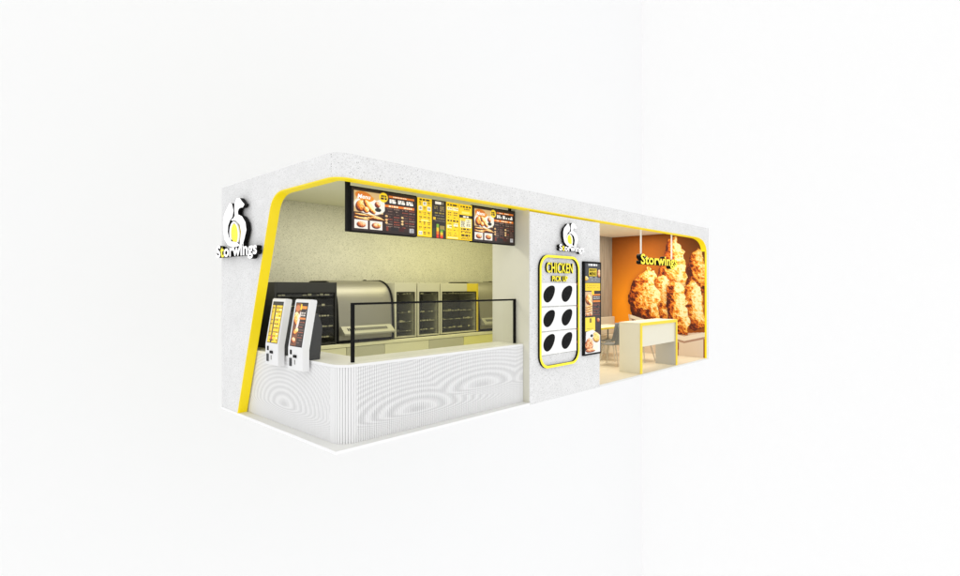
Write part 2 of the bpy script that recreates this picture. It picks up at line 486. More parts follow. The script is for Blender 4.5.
# pillar between the two bays
MB().box(3.07, 4.92, -.004, .70, .001, 2.712, M_TERR).build('pillar', K)
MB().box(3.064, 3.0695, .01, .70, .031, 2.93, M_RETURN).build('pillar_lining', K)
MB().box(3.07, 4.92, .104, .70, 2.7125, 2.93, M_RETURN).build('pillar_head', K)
# walls inside
MB().box(.101, 5.6, 2.80, 2.895, .031, 2.93, M_TERRI).build('back_wall', K)
MB().box(4.922, 5.6, .66, .699, .037, 2.93, M_TERRI).box(5.6, 5.68, .66, 2.895, .037, 2.93, M_TERRI).build('partition', K)
b = MB()
b.box(5.681, 9.5, 2.39, 2.45, .037, 2.93, M_WOOD)
for i in range(19): b.box(5.69+i*.2, 5.69+i*.2+.196, 2.378, 2.39, .037, 2.93, M_WOOD)
b.build('timber_wall', K)
MB().box(9.505, LN-.002, .101, DP, .031, HT-.002, M_TERR).build('side_wall', K)
MB().box(5.681, LN-.2, 2.80, 2.895, .031, 2.93, M_TERR).build('rear_wall', K)
MB().box(.101, 5.68, .101, 2.899, 2.931, 2.985, M_CEIL).build('ceiling', K)
b = MB(); b.box(5.681, 9.504, .101, 2.799, 2.931, 2.985, M_CEILR)
o = b.build('seating_ceiling', K)

# ------------------------------------------------------------------ mural of fried chicken on the inner end wall
MW, MH = 2.36, 2.89
cv = Canvas(236, 290, MW, MH, (190, 105, 10))
U = lambda y: 2.385-y                     # wall y -> canvas u
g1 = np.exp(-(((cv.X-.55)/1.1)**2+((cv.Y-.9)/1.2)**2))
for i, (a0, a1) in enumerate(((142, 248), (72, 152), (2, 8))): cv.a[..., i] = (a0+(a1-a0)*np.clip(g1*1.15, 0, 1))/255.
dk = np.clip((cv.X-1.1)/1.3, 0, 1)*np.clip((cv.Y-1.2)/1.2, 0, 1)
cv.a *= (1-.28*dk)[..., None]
def T(pts): return [(U(y), z-.04) for y, z in pts]
def piece(pts, bright=0., r=.30, cell=.17, ramp=FRY):
    m = cv.mpoly(T(pts), .10)
    cv.put(np.clip(blur(m, 6)*1.1, 0, 1)*.6, (135, 58, 8))          # dark gap printed round each piece
    cv.food(m, ramp, r, cell*.85, 1.35, bright-.10)
# tub
cv.put(cv.mpoly(T([(1.93, .97), (1.55, .90), (.62, .56), (.05, .62), (.05, .0), (1.75, .0)])), (226, 206, 184))
piece([(1.3, 1.9), (.95, 2.0), (.1, 1.9), (.02, .7), (.6, .6), (1.8, .88)], -.12)
piece([(.20, 2.56), (.08, 2.38), (.02, 2.25), (.02, 1.5), (.3, 1.5), (.46, 1.75), (.48, 2.08), (.37, 2.42)], .0)
piece([(.84, 2.80), (.66, 2.86), (.48, 2.55), (.42, 2.13), (.46, 1.64), (.6, 1.30), (1.05, 1.25), (1.18, 1.69), (1.07, 2.14), (.93, 2.5)], .03)
piece([(1.27, 2.0), (.96, 1.90), (.78, 1.45), (.8, .72), (1.13, .76), (1.38, 1.39)], -.02)
piece([(1.47, 2.14), (1.27, 1.98), (1.12, 1.49), (1.08, .90), (1.54, .78), (1.84, .88), (1.84, 1.49), (1.66, 1.92)], 0.)
piece([(.32, 1.84), (.12, 1.66), (.02, 1.20), (.02, .74), (.26, .60), (.50, .86), (.60, 1.30), (.55, 1.70)], .08)
piece([(.76, 1.80), (.55, 1.62), (.45, 1.16), (.40, .60), (.6, .52), (.86, .70), (1.0, 1.14), (.92, 1.55)], .08)
# rim of the tub in front
rim = [(1.87, .96), (1.5, .86), (.9, .60), (.5, .50), (.02, .62), (.02, .52), (.5, .39), (.9, .48), (1.5, .76), (1.87, .88)]
cv.put(cv.mpoly(T(rim)), (236, 222, 200))
cv.put(cv.mpoly(T([(1.9, .88), (1.5, .76), (.9, .48), (.5, .39), (.02, .52), (.02, .47), (.5, .34), (.9, .43), (1.5, .70)])), (176, 140, 118))
cv.put(cv.mpoly(T([(.9, .44), (.74, .39), (.62, .35), (.64, .0), (.9, .0)])), (160, 96, 66))
mural = empty('wall_mural', (9.5, 1.2, .04))
tag(mural, 'orange wall mural of fried chicken pieces in a white tub on the far end wall', 'wall mural')
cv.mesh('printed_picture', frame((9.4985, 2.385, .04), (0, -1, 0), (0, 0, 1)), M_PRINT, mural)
MB().box(9.4995, 9.5045, .03, 2.377, .04, 2.93, M_DESK).build('backing_board', mural)

# ------------------------------------------------------------------ front service counter
PX = []     # outer outline of the counter, from left rear to pillar
pit = .0285
def base_outline(off=0.):
    x0, y0, r = .13-off, .12-off, .17
    pts = []; nrm = []
    L1 = 2.78-(y0+r)
    k = 120
    for i in range(k): pts.append((x0, 2.78-L1*i/k)); nrm.append((-1, 0))
    for i in range(41):
        t = i*PI/2/40; pts.append((x0+r-r*math.cos(t), y0+r-r*math.sin(t))); nrm.append((-math.cos(t), -math.sin(t)))
    for i in range(1, k+1): pts.append((x0+r+(3.06-x0-r)*i/k, y0)); nrm.append((0, -1))
    return pts, nrm
def resample(pts, step):
    P = [Vector(p) for p in pts]; d = [0]
    for a, c in zip(P, P[1:]): d.append(d[-1]+(c-a).length)
    out = []; n = int(d[-1]/step); j = 0
    for i in range(n+1):
        s = d[-1]*i/n
        while j < len(d)-2 and d[j+1] < s: j += 1
        t = (s-d[j])/(d[j+1]-d[j]); out.append(P[j].lerp(P[j+1], t))
    return out
op, _ = base_outline()
SUB = 6; rp = resample(op, pit/SUB)
outer = []
for i, p in enumerate(rp):
    a = rp[max(i-1, 0)]; c = rp[min(i+1, len(rp)-1)]; t = (c-a).normalized(); nn = Vector((t.y, -t.x))
    if nn.dot(Vector((1.5, 1.5))-p) > 0: nn = -nn
    ph = (i % SUB)/SUB
    outer.append(p+nn*(.020*min(1, 1.5*math.sin(PI*ph))-.012))
inner = [(3.06, .17), (.43, .17), (.26, .22), (.18, .42), (.18, 2.32)]
CT = empty('service_counter', (1.5, 1.0, .03))
tag(CT, 'long white ribbed service counter with rounded corner along the kiosk front', 'counter')
b = MB(); n = len(outer)
vs = [(p.x, p.y, .0305) for p in outer]+[(p.x, p.y, .82) for p in outer]
b.add(vs, [(i, i+1, n+i+1, n+i) for i in range(n-1)], M_RIB)
o = b.build('ribbed_front', CT)
b = MB(); q = base_outline(-.013)[0]; q = q[::6]+[q[-1]]
poly = q+[(3.06, .20), (.45, .20), (.27, .27), (.20, .45), (.20, 2.77)]
b.prism([(x, y) for x, y in poly], frame((0, 0, 0), (1, 0, 0), (0, 1, 0)), .0305, .819, M_CRIM)
b.build('carcass', CT)
b = MB(); q = base_outline(.012)[0]; q = q[::6]+[q[-1]]
poly = q+[(3.06, .60), (.62, .60), (.62, 1.82), (.205, 1.82), (.205, 2.78)]
b.prism([(x, y) for x, y in poly], frame((0, 0, 0), (1, 0, 0), (0, 1, 0)),     .8205, .85, M_CTOP, M_CRIM)
b.build('worktop', CT, bevel=.006)

# glass screen on the counter
G = empty('glass_screen', (1.7, .25, .85))
tag(G, 'low clear glass screen in a thin black frame standing on the ribbed counter', 'glass screen')
b = MB()
b.box(.335, .368, .235, .265, .8505, 1.485, M_BLACK)
b.box(3.02, 3.05, .235, .265, .8505, 1.485, M_BLACK)
b.box(.368, 3.02, .235, .265, 1.462, 1.485, M_BLACK)
b.build('black_frame', G)
MB().box(.368, 3.02, .247, .253, .8505, 1.462, M_GLASS).build('glass_pane', G)

# ------------------------------------------------------------------ back counter with coloured fronts
BC = empty('back_counter', (2.8, 2.3, .03))
tag(BC, 'low cream back counter with tan and lemon fronts under the kitchen equipment', 'back counter')
MB().box(.21, 5.59, 1.86, 2.795, .031, .81, M_CAV).build('carcass', BC)
MB().box(.21, 5.59, 1.83, 2.797, .811, .856, M_CAB).build('worktop', BC, bevel=.004)
xs = [.21, 1.28, 1.93, 2.80, 3.58, 4.32, 5.0, 5.59]
for i, m in enumerate([M_CAB, M_TAN, M_CAB, M_TAN, M_LEM, M_TAN, M_CAB]):
    o = MB().box(xs[i]+.004, xs[i+1]-.004, 1.835, 1.859, .10, .806, m).build('cabinet_front', BC, bevel=.003)
    if m is M_LEM: o['label'] = 'lemon yellow cabinet front'
    if m is M_TAN: o['label'] = 'darker tan cabinet front'

# ------------------------------------------------------------------ kitchen equipment
def glass_cabinet(name, label, cat, x0, x1, mframe, mcav, side=.035, hdr=.14, group=None, rows=5, tail=None):
    y0, y1, z0, z1 = 1.90, 2.55, .872, 1.717
    r = empty(name, ((x0+x1)/2, 2.2, .857)); tag(r, label, cat, group)
    b = MB()
    b.box(x0, x0+side, y0, y1, z0, z1, mframe).box(x1-side, x1, y0, y1, z0, z1, mframe)
    b.box(x0+side, x1-side, y0, y1, z1-hdr, z1, mframe)
    b.box(x0+side, x1-side, y0, y1, z0, z0+.02, mframe)
    b.build('casing', r, bevel=.003)
    MB().box(x0+side, x1-side, y0+.40, y0+.42, z0+.02, z1-hdr, mcav).build('back_lining', r)
    MB().box(x0+side+.001, x1-side-.001, y0+.004, y0+.01, z0+.021, z1-hdr-.001, M_DGLASS).build('glass_door', r)
    b = MB(); fw = .012
    b.box(x0+side, x0+side+fw, y0-.006, y0+.003, z0+.021, z1-hdr, M_BLACKG).box(x1-side-fw, x1-side, y0-.006, y0+.003, z0+.021, z1-hdr, M_BLACKG)
    b.box(x0+side+fw, x1-side-fw, y0-.006, y0+.003, z1-hdr-fw, z1-hdr, M_BLACKG)
    b.build('door_seal', r)
    for k in range(rows):
        z = z0+.09+k*(z1-hdr-z0-.13)/(rows-1)
        b = MB(); b.box(x0+side+.002, x1-side-.002, y0+.05, y0+.39, z, z+.006, M_CAV2)
        x = x0+side+.01
        while x < x1-side-.06:            # a low wire lip broken by price holders
            l = random.uniform(.02, .07); 
            if random.random() < .75: b.box(x, x+l, y0+.042, y0+.049, z+.001, z+random.choice((.014, .02, .03)), M_SHELF)
            x += l+random.uniform(.008, .03)
        b.build('wire_shelf', r)
    MB().box(x0+.01, x1-.01, y0+.02, y1-.02, .8565, .8715, M_BLACKG).build('plinth', r)
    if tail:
        MB().box(x1+.0005, x1+.012, y0-.012, y1, z0, z1, tail).build('side_or_tint_panel', r)  # reflected yellow tint, added as a coloured side panel
    return r
glass_cabinet('display_cabinet', 'wide black glass display cabinet behind the two order terminals', 'display cabinet', .27, 1.165, M_DARK, M_CAV, .03)
glass_cabinet('holding_cabinet', 'narrow cream holding cabinet with dark glass door directly right of the steel warmer', 'holding cabinet', 2.165, 2.59, M_FR, M_CAV, .035, group='narrow cream holding cabinets')
glass_cabinet('holding_cabinet', 'narrow cream holding cabinet with dark glass door directly left of the wide yellow-tinted one', 'holding cabinet', 2.615, 3.085, M_FR, M_CAV, .035, group='narrow cream holding cabinets')
wc = glass_cabinet('holding_cabinet', 'wide holding cabinet with grey glass front and reflected yellow painted on its right end', 'holding cabinet', 3.105, 3.98, M_FR, M_CAV2, .035, tail=M_YTINT)
MB().box(3.72, 3.975, 1.8955, 1.8995, 1.5775, 1.715, M_YTINT).box(3.948, 3.978, 1.8955, 1.8995, .88, 1.577, M_YTINT).build('reflected_yellow_panel', wc)  # yellow reflection on header and right end, put on as coloured panels

def warmer(x0, x1, label, yellow=False):
    r = empty('curved_warmer', ((x0+x1)/2, 2.3, .857)); tag(r, label, 'food warmer', 'curved steel food warmers on the back counter')
    arc = bez((1.925, 1.38), (1.95, 1.70), (2.26, 1.748), 16)
    prof = [(2.70, .90), (2.70, 1.748)]+[tuple(p)[:2] for p in arc[::-1]]+[(1.91, 1.10), (1.915, .90)]
    fr = frame((0, 0, 0), (0, -1, 0), (0, 0, 1))
    def ext(pr, a, c, m, nm, **kw): return MB().prism([(-y, z) for y, z in pr], fr, -c, -a, m).build(nm, r, **kw)
    o = ext(prof, x0+.022, x1-.022, M_STEEL, 'curved_hood')
    grow = [(2.71, .885), (2.71, 1.76)]+[(p[0]-.014, p[1]+.012) for p in arc[::-1]]+[(1.892, 1.10), (1.897, .885)]
    flat = [(2.70, .885), (2.70, 1.738)]+[(p[0]-.004, p[1]-.010) for p in arc[::-1]]+[(1.90, 1.10), (1.90, .885)]
    ext(flat, x0, x0+.021, M_BLACKG, 'end_panel'); ext(grow, x1-.021, x1, M_BLACKG, 'end_panel')
    led = [(1.909, 1.10), (1.80, 1.00), (1.80, .975), (1.909, .965)]
    ext(led, x0+.05, x1-.05, M_STEEL2, 'sloping_ledge', bevel=.004)
    b = MB(); k = int((x1-x0-.25)/.03)
    for i in range(k):
        xx = x0+.13+i*.03
        if xx > x1-.12: break
        a0 = Vector((xx, 1.885, 1.0815)); 
        for (ya, yb) in ((1.875, 1.835),):
            za = 1.10-(1.909-ya)*(.10/.109)+.003; zb = 1.10-(1.909-yb)*(.10/.109)+.003
            b.add([(xx, ya, za), (xx+.017, ya, za), (xx+.017, yb, zb), (xx, yb, zb)], [(0, 3, 2, 1)], M_BLACKG)
    b.build('vent_slots', r)
    MB().box(x0+.03, x1-.03, 1.93, 2.68, .8565, .8995, M_BLACKG).build('plinth', r)
    MB().tube((x1-.25, 2.3, 1.748), (x1-.25, 2.3, 1.765), .025, M_BLACKG, 12).build('top_knob', r)
    if yellow:
        MB().prism([(-1.9, 1.05), (-1.92, 1.35), (-1.95, 1.50), (-1.99, 1.60)][::-1] + [(-2.0, 1.05)], fr, -x0-.30, -x0-.03, M_YTINT)
    return r
warmer(1.18, 2.145, 'curved brushed steel food warmer between the black cabinet and cream cabinets')
w2 = warmer(4.03, 5.0, 'curved steel food warmer right of the yellow-tinted cabinet, half hidden by the pillar')

# ------------------------------------------------------------------ painted menus
def food_board(w, h):
    c = Canvas(int(w/.0055), int(h/.0055), w, h, (34, 20, 16))
    m = .028; xs = w*.46
    c.rect(m, xs, m, h-m, (62, 30, 16))
    c.rect(m, xs, h*.44, h-m, (205, 172, 118))
    c.put(c.mell(w*.25, h*.60, w*.235, h*.21, -.1), (240, 234, 226))
    c.put(c.mell(w*.42, h*.63, w*.09, h*.17, .3), (225, 226, 215))
    c.ell(w*.17, h*.83, w*.13, h*.11, (205, 112, 22), -.12)
    c.ell(w*.22, h*.77, w*.11, h*.08, (222, 140, 30), .1)
    c.food(c.mell(w*.13, h*.59, w*.085, h*.14, .5), FRY, .05, .03, 1., -.05)
    c.food(c.mell(w*.255, h*.585, w*.12, h*.095, -.75), FRY, .05, .03, 1., 0)
    c.food(c.mell(w*.205, h*.51, w*.05, h*.08), FRY, .04, .02, 1., .05)
    c.food(c.mell(w*.375, h*.66, w*.045, h*.08), SAUCE, .04, .02, 1., .1)
    c.ell(w*.385, h*.54, w*.05, h*.05, (30, 30, 26))
    for k, (x, y, r) in enumerate(((.15, .385, -.04), (.33, .375, -.16), (.24, .32, .07), (.37, .33, -.1), (.14, .30, -.1))):
        c.food(c.mell(w*x, h*y, w*.13, h*.026, r), FRY, .02, .012, .6, .02)
    for x in (.135, .355):
        c.rect(w*(x-.095), w*(x+.095), m, h*.26, (226, 220, 212))
        c.food(c.mell(w*x, h*.155, w*.07, h*.075), SAUCE, .03, .018, 1.2, .0)
    c.food(c.mell(w*.40, h*.18, w*.03, h*.03), FRIES, .01, .01, 1, .2)
    c.rect(w*.235, w*.25, m, h*.265, (60, 30, 20)); c.rect(m, xs, h*.262, h*.275, (70, 35, 18))
    c.rect(w*.49, w-m, m, h-m, (46, 28, 24))
    c.rect(w*.55, w-m, h*.875, h*.93, (212, 112, 36)); c.rect(w*.49, w-m, h*.64, h*.695, (222, 118, 36))
    c.dashes(w*.62, w*.85, h*.905, .012, (255, 225, 190), .03); c.dashes(w*.55, w*.93, h*.668, .012, (255, 220, 180), .03)
    for x in (.56, .70, .84):
        c.rect(w*x-.005, w*(x+.115), h*.71, h*.855, (28, 20, 20))
        c.dashes(w*x, w*(x+.10), h*.82, .018, (235, 230, 225), .03); c.dashes(w*x, w*(x+.11), h*.77, .026, (240, 240, 235), .05, .95)
    for i in range(8):
        y = h*(.60-i*.062)
        for x in (.51, .63, .77, .88):
            col = random.choice(((122, 92, 80), (150, 70, 50), (105, 80, 70), (140, 118, 104)))
            c.dashes(w*x, w*(x+.095), y, .010, col, .02, .85)
    for y in (.42, .33, .26):
        c.ell(w*.515, h*y, w*.022, h*.028, (225, 180, 120)); c.ell(w*.77, h*y, w*.022, h*.028, (225, 190, 130))
    c.rect(w*.58, w*.70, h*.07, h*.17, (24, 18, 18)); c.rect(w*.72, w*.80, h*.07, h*.17, (60, 12, 10)); c.rect(w*.89, w*.96, h*.06, h*.17, (175, 175, 178))
    for k in range(3): c.dashes(w*.90, w*.955, h*(.08+k*.03), .006, (100, 100, 105), .012)
    c.rect(w*.51, w*.545, m, h*.17, (120, 45, 25))
    c.ell(w*.47, h*.86, w*.072, h*.125, (245, 208, 30))
    c.dashes(w*.43, w*.515, h*.89, .02, (60, 45, 15), .03, 1); c.dashes(w*.425, w*.52, h*.83, .026, (60, 45, 15), .04, 1)
    return c
def yellow_board(w, h, style):
    c = Canvas(int(w/.0055), int(h/.0055), w, h, (246, 204, 18))
    dk = (70, 55, 12)
    if style == 0:
        c.dashes(w*.15, w*.9, h*.955, .022, dk, .05, 1)
        for r in range(7):
            for k in range(3):
                x = w*(.22+.29*k); y = h*(.86-.128*r)
                if (r, k) in ((0, 1), (1, 0), (1, 2), (6, 0)): c.rect(x-w*.12, x+w*.12, y-h*.05, y+h*.05, (226, 226, 214)); c.dashes(x-w*.08, x+w*.09, y, .03, (150, 150, 140), .03, 1)
                else: c.dashes(x-w*.10, x+w*.10, y+.012, .016, (130, 105, 20), .03, 1); c.dashes(x-w*.07, x+w*.08, y-.010, .012, (150, 120, 20), .02)
        c.rect(w*.25, w*.78, h*.40, h*.445, (250, 232, 130))
    if style == 1:
        for t in (.93, .50): c.dashes(w*.1, w*.92, h*t, .024, dk, .06, 1)
        c.rect(w*.08, w*.46, h*.79, h*.87, (244, 238, 200)); c.rect(w*.5, w*.92, h*.79, h*.87, (244, 238, 200))
        c.rect(w*.08, w*.42, h*.30, h*.38, (248, 240, 190)); c.rect(w*.55, w*.9, h*.36, h*.44, (244, 240, 200)); c.rect(w*.1, w*.9, h*.02, h*.06, (230, 220, 150))
        for y in (.83, .72, .66, .58, .42, .34, .25, .17, .11):
            c.dashes(w*.12, w*.45, h*y, .012, (150, 120, 25), .03); c.dashes(w*.55, w*.9, h*y, .012, (150, 120, 25), .03)
    if style == 2:
        c.dashes(w*.1, w*.9, h*.93, .026, dk, .06, 1)
        c.rect(0, w, h*.62, h*.70, (30, 25, 15)); c.dashes(w*.3, w*.72, h*.66, .022, (235, 230, 210), .05, 1)
        c.rect(w*.08, w*.95, h*.36, h*.60, (238, 232, 196)); c.rect(w*.1, w*.48, h*.53, h*.59, (235, 205, 60))
        for y in (.55, .50, .455, .41): c.dashes(w*.56, w*.9, h*y, .014, (120, 112, 90), .03, 1); c.dashes(w*.14, w*.44, h*(y-.03), .014, (120, 112, 90), .03, 1)
        c.rect(w*.2, w*.8, h*.74, h*.80, (246, 226, 110)); c.dashes(w*.2, w*.8, h*.86, .014, (150, 120, 25), .03)
        for y in (.31, .135): c.dashes(w*.15, w*.85, h*y, .026, dk, .05, 1)
        for y in (.25, .22, .07, .04): c.dashes(w*.12, w*.9, h*y, .012, (140, 112, 25), .03)
    return c
def drinks_board(w, h):
    c = Canvas(int(w/.0055), int(h/.0055), w, h, (38, 32, 28))
    c.dashes(w*.22, w*.78, h*.925, .034, (230, 226, 215), .08, 1)
    for y in (.83, .78, .73): c.dashes(w*.15, w*.42, h*y, .014, (130, 115, 70), .03); c.dashes(w*.56, w*.88, h*y, .014, (140, 122, 80), .03)
    c.dashes(w*.2, w*.85, h*.66, .014, (150, 130, 50), .05); c.dashes(w*.2, w*.85, h*.60, .012, (110, 104, 95), .03)
    c.dashes(w*.08, w*.3, h*.51, .03, (215, 175, 35), .06, 1); c.dashes(w*.36, w*.95, h*.52, .02, (120, 108, 70), .03, .9)
    c.dashes(w*.2, w*.95, h*.45, .012, (100, 92, 80), .03)
    for x, t in ((.40, .36), (.68, .20)):
        for k in range(12):
            y0 = h*t*k/12; col = np.array([(215, 50, 22), (235, 120, 25), (225, 190, 40), (120, 165, 50)][min(3, k//3)])
            c.rect(w*(x-.09), w*(x+.09), y0, y0+h*t/12+.004, col)
    c.dashes(w*.55, w*.97, h*.28, .05, (150, 130, 70), .08, .95); c.dashes(w*.55, w*.95, h*.22, .02, (70, 120, 50), .05)
    c.dashes(w*.05, w*.25, h*.14, .10, (48, 66, 40), .03, .8)
    return c
# six hanging screens, y = .25 plane
GY = .25; zb, zt = 2.245, 2.735
specs = [(.325, 1.235, 'food', 'black menu screen with fried chicken photo at the left end of the hanging row'),
         (1.24, 1.468, 0, 'yellow menu screen with a grid of small items next to the left food screen'),
         (1.472, 1.702, 'drinks', 'narrow black drinks menu screen between two yellow menu screens'),
         (1.706, 1.932, 1, 'yellow menu screen directly right of the narrow black drinks screen'),
         (1.936, 2.165, 2, 'yellow menu screen with black band, directly left of the right food screen'),
         (2.17, 3.045, 'food', 'black menu screen with fried chicken photo at the right end of the hanging row')]
for x0, x1, st, lb in specs:
    r = empty('menu_screen', ((x0+x1)/2, GY, zb)); tag(r, lb, 'menu screen', 'menu screens hanging above the counter')
    fo = st == 'food'
    if fo: MB().box(x0, x1, GY, GY+.05, zb, zt, M_BLACK).build('casing', r, bevel=.004)
    else: MB().box(x0, x1, GY+.002, GY+.05, zb+.012, zt-.012, M_BLACK).build('casing', r)
    i = .014 if fo else .0
    W, Hh = x1-x0-2*i, zt-zb-(2*i if fo else .026)
    c = food_board(W, Hh) if fo else drinks_board(W, Hh) if st == 'drinks' else yellow_board(W, Hh, st)
    s = c.mesh('display', front(x0+i, GY-.002, zb+(i if fo else .013)), M_SCREEN, r)
    if fo: text('Menu', 'title_lettering', front(x0+i+W*.08, GY-.0035, zb+i+Hh*.765), W*.19, Hh*.10, .001, M_WHITEL, M_WHITEL, r, .02, shear=.2)
hr = empty('screen_hanger', (1.7, GY+.08, 2.24)); tag(hr, 'black posts and rail holding the row of menu screens to the ceiling', 'screen hanger')
MB().box(.288, .3235, GY+.0, GY+.05, 2.246, 2.9305, M_BLACK).build('post', hr)
MB().box(3.0, 3.035, GY+.06, GY+.09, 2.3, 2.9305, M_BLACK).build('post', hr)
MB().box(.326, 3.035, GY+.0505, GY+.08, 2.66, 2.70, M_BLACK).build('rail', hr)

# ------------------------------------------------------------------ self-order terminals
def terminal(y0, y1, kind, lb):
    r = empty('order_terminal', (.12, (y0+y1)/2, .85)); tag(r, lb, 'order terminal', 'self order terminals on the end of the counter')
    prof = [(.018, .735), (.018, .975), (.108, 1.505), (.125, 1.518), (.185, 1.508), (.19, 1.49), (.095, .965), (.095, .735)]
    fr = frame((0, 0, 0), (1, 0, 0), (0, 0, 1))          # normal -Y
    MB().prism(prof, fr, -y1, -y0, M_KW).build('casing', r, bevel=.014, seg=3)
    bk = [(.115, .852), (.235, .852), (.265, 1.22), (.215, 1.36), (.165, 1.34), (.105, .99)]
    MB().prism(bk, fr, -y1+.03, -y0-.03+.012, M_KG).build('rear_housing', r, bevel=.006)
    # tilted screen
    up = Vector((.09, 0, .53)).normalized(); H = .475; W = (y1-y0)-.075
    o = Vector((.018, 0, .975))+up*.03
    f = frame((o.x-.0025, y1-.0375, o.z), (0, -1, 0), up)
    if kind == 0:
        c = Canvas(54, 90, W, H, (244, 204, 24))
        c.rect(0, W, H*.92, H, (30, 30, 28)); c.rect(0, W*.14, H*.2, H*.9, (205, 170, 30)); c.rect(W*.28, W*.40, 0, H*.92, (62, 52, 22))
        for k in range(9):
            y = H*(.86-k*.1)
            c.dashes(W*.45, W*.97, y, .014, (120, 95, 15), .04, .8); c.dashes(W*.45, W*.97, y-.02, .018, (236, 226, 170), .05, .35); c.dashes(W*.03, W*.25, y, .012, (120, 95, 15), .03)
        c.rect(W*.25, W*.45, H*.02, H*.16, (60, 30, 16)); c.ell(W*.34, H*.12, W*.09, H*.06, (190, 60, 30)); c.ell(W*.36, H*.35, W*.06, H*.12, (90, 70, 30))
    else:
        c = Canvas(54, 90, W, H, (42, 26, 22))
        c.rect(0, W*.50, 0, H, (120, 66, 30))
        c.food(c.mell(W*.22, H*.62, W*.26, H*.20, .5), FRY, .04, .03, 1, .05)
        c.ell(W*.20, H*.88, W*.22, H*.08, (200, 120, 70)); c.put(c.mell(W*.40, H*.55, W*.10, H*.28, -.2), (226, 214, 206))
        c.food(c.mell(W*.30, H*.33, W*.26, H*.07, .5), FRY, .03, .02, 1, .08)
        c.food(c.mell(W*.20, H*.12, W*.2, H*.08, 0), SAUCE, .03, .02, 1, .15)
        c.rect(W*.52, W*.98, H*.87, H*.93, (230, 140, 40)); c.rect(W*.46, W*.98, H*.62, H*.67, (226, 130, 50)); c.rect(W*.42, W*.54, H*.84, H*.98, (245, 208, 30))
        for y in (.82, .77, .72): c.dashes(W*.56, W*.96, H*y, .014, (205, 195, 185), .04, .9)
        for k in range(9): c.dashes(W*.55, W*.97, H*(.56-k*.06), .010, random.choice(((130, 95, 85), (160, 80, 55), (110, 90, 80))), .03, .8)
    c.mesh('display', f, M_SCREEN, r)
    b = MB(); b.prism([(-.008, -.008), (W+.008, -.008), (W+.008, H+.008), (-.008, H+.008)], f, -.003, -.0008, M_BLACKG); b.build('display_bezel', r)
    x = .0145; yc = (y0+y1)/2
    MB().box(x, .0185, y1-.085, y1-.045, .905, .955, M_BLACK).build('scanner_window', r)
    MB().box(x-.008, .0185, y1-.085, y1-.04, .775, .865, M_KG).build('card_reader', r, bevel=.004)
    MB().box(x-.008, .0185, yc-.03, yc+.035, .875, .905, M_BLACK).build('receipt_slot', r)
    MB().box(x, .0185, yc+.005, yc+.02, .80, .85, M_LINE).build('status_strip', r)
    return r
terminal(1.275, 1.60, 0, 'white order terminal with a yellow menu on its screen, nearer the slanted trim')
terminal(.70, 1.03, 1, 'white order terminal with brown fried chicken menu, nearer the rounded counter corner')

# ------------------------------------------------------------------ emblem signs
A_L = [(.184, .374), (.225, .41), (.264, .399), (.289, .342), (.274, .297), (.232, .275), (.200, .238), (.192, .19), (.212, .146), (.258, .110), (.348, .098), (.40, .069), (.285, .062), (.195, .085), (.138, .130), (.112, .205), (.110, .275), (.133, .334)]
A_H = [(.310, .395), (.345, .43), (.395, .426), (.425, .40), (.47, .369), (.443, .35), (.405, .352), (.378, .345), (.363, .325), (.37, .305), (.430, .285), (.485, .236), (.500, .178), (.47, .118), (.452, .090), (.452, .056), (.385, .056), (.405, .12), (.415, .173), (.392, .228), (.330, .262), (.268, .268), (.25, .276), (.289, .285), (.312, .300), (.305, .35)]
def emblem(origin_frame, k, depth, label, name='emblem_sign', kv=1.):
    fr = origin_frame @ Matrix.Diagonal((1, kv, 1, 1))
    w0 = fr.translation
    r = empty(name, tuple(w0)); tag(r, label, 'emblem sign', 'rooster emblem signs')
    sc = lambda pts: [(u*k, v*k) for u, v in pts]
    MB().prism(sc(A_L), fr, .02, depth, M_WHITEL, M_BLACK).build('wing_shape', r)
    MB().prism(sc(A_H), fr, .02, depth+.001, M_WHITEL, M_BLACK).build('head_and_neck_shape', r)
    # ring round the yellow drop
    def oval(cx, cy, a, c_, rot, n=28): return [(cx+a*math.cos(t)*math.cos(rot)-c_*math.sin(t)*math.sin(rot), cy+a*math.cos(t)*math.sin(rot)+c_*math.sin(t)*math.cos(rot)) for t in [2*PI*i/n for i in range(n)]]
    MB().prism(sc(oval(.292, .165, .052, .078, .25)), fr, .02, depth-.012, M_YELL, M_YEL2).build('yellow_oval', r)
    O = oval(.292, .165, .076, .096, .25); I = oval(.292, .165, .064, .084, .25); n = len(O)
    b = MB(); P = []
    for pts, d in ((O, depth-.004), (I, depth-.004), (O, depth-.02), (I, depth-.02)): P += [fr @ Vector((u*k, v*k, d)) for u, v in pts]
    fs = []
    for i in range(n):
        j = (i+1) % n; fs += [(i, j, n+j, n+i), (2*n+i, 2*n+j, j, i), (n+i, n+j, 3*n+j, 3*n+i)]
    b.add(P, fs, M_WHITEL).build('white_ring', r)
    f2 = fr @ Matrix.Translation((0, -.035*k, .02))
    text('Storwings', 'lettering', f2, .665*k, .125*k, depth-.012, M_WHITEL, M_BLACK, r, .03, special=1, mspec=M_YELL)
    for u, v in ((.2, .12), (.43, .2), (.1, .0), (.55, .0)): MB().tube(fr @ Vector((u*k, v*k, 0)), fr @ Vector((u*k, v*k, .021)), .008, M_BLACK, 6).build('standoff_pin', r)
    return r
emblem(left(0, 2.86, 2.055), 1.88, .075, 'white and yellow rooster emblem with lettering on the slanted end wall', kv=.89)
emblem(front(3.68, -.004, 2.20), 1.0, .062, 'white and yellow rooster emblem with lettering on the pillar above the lockers')

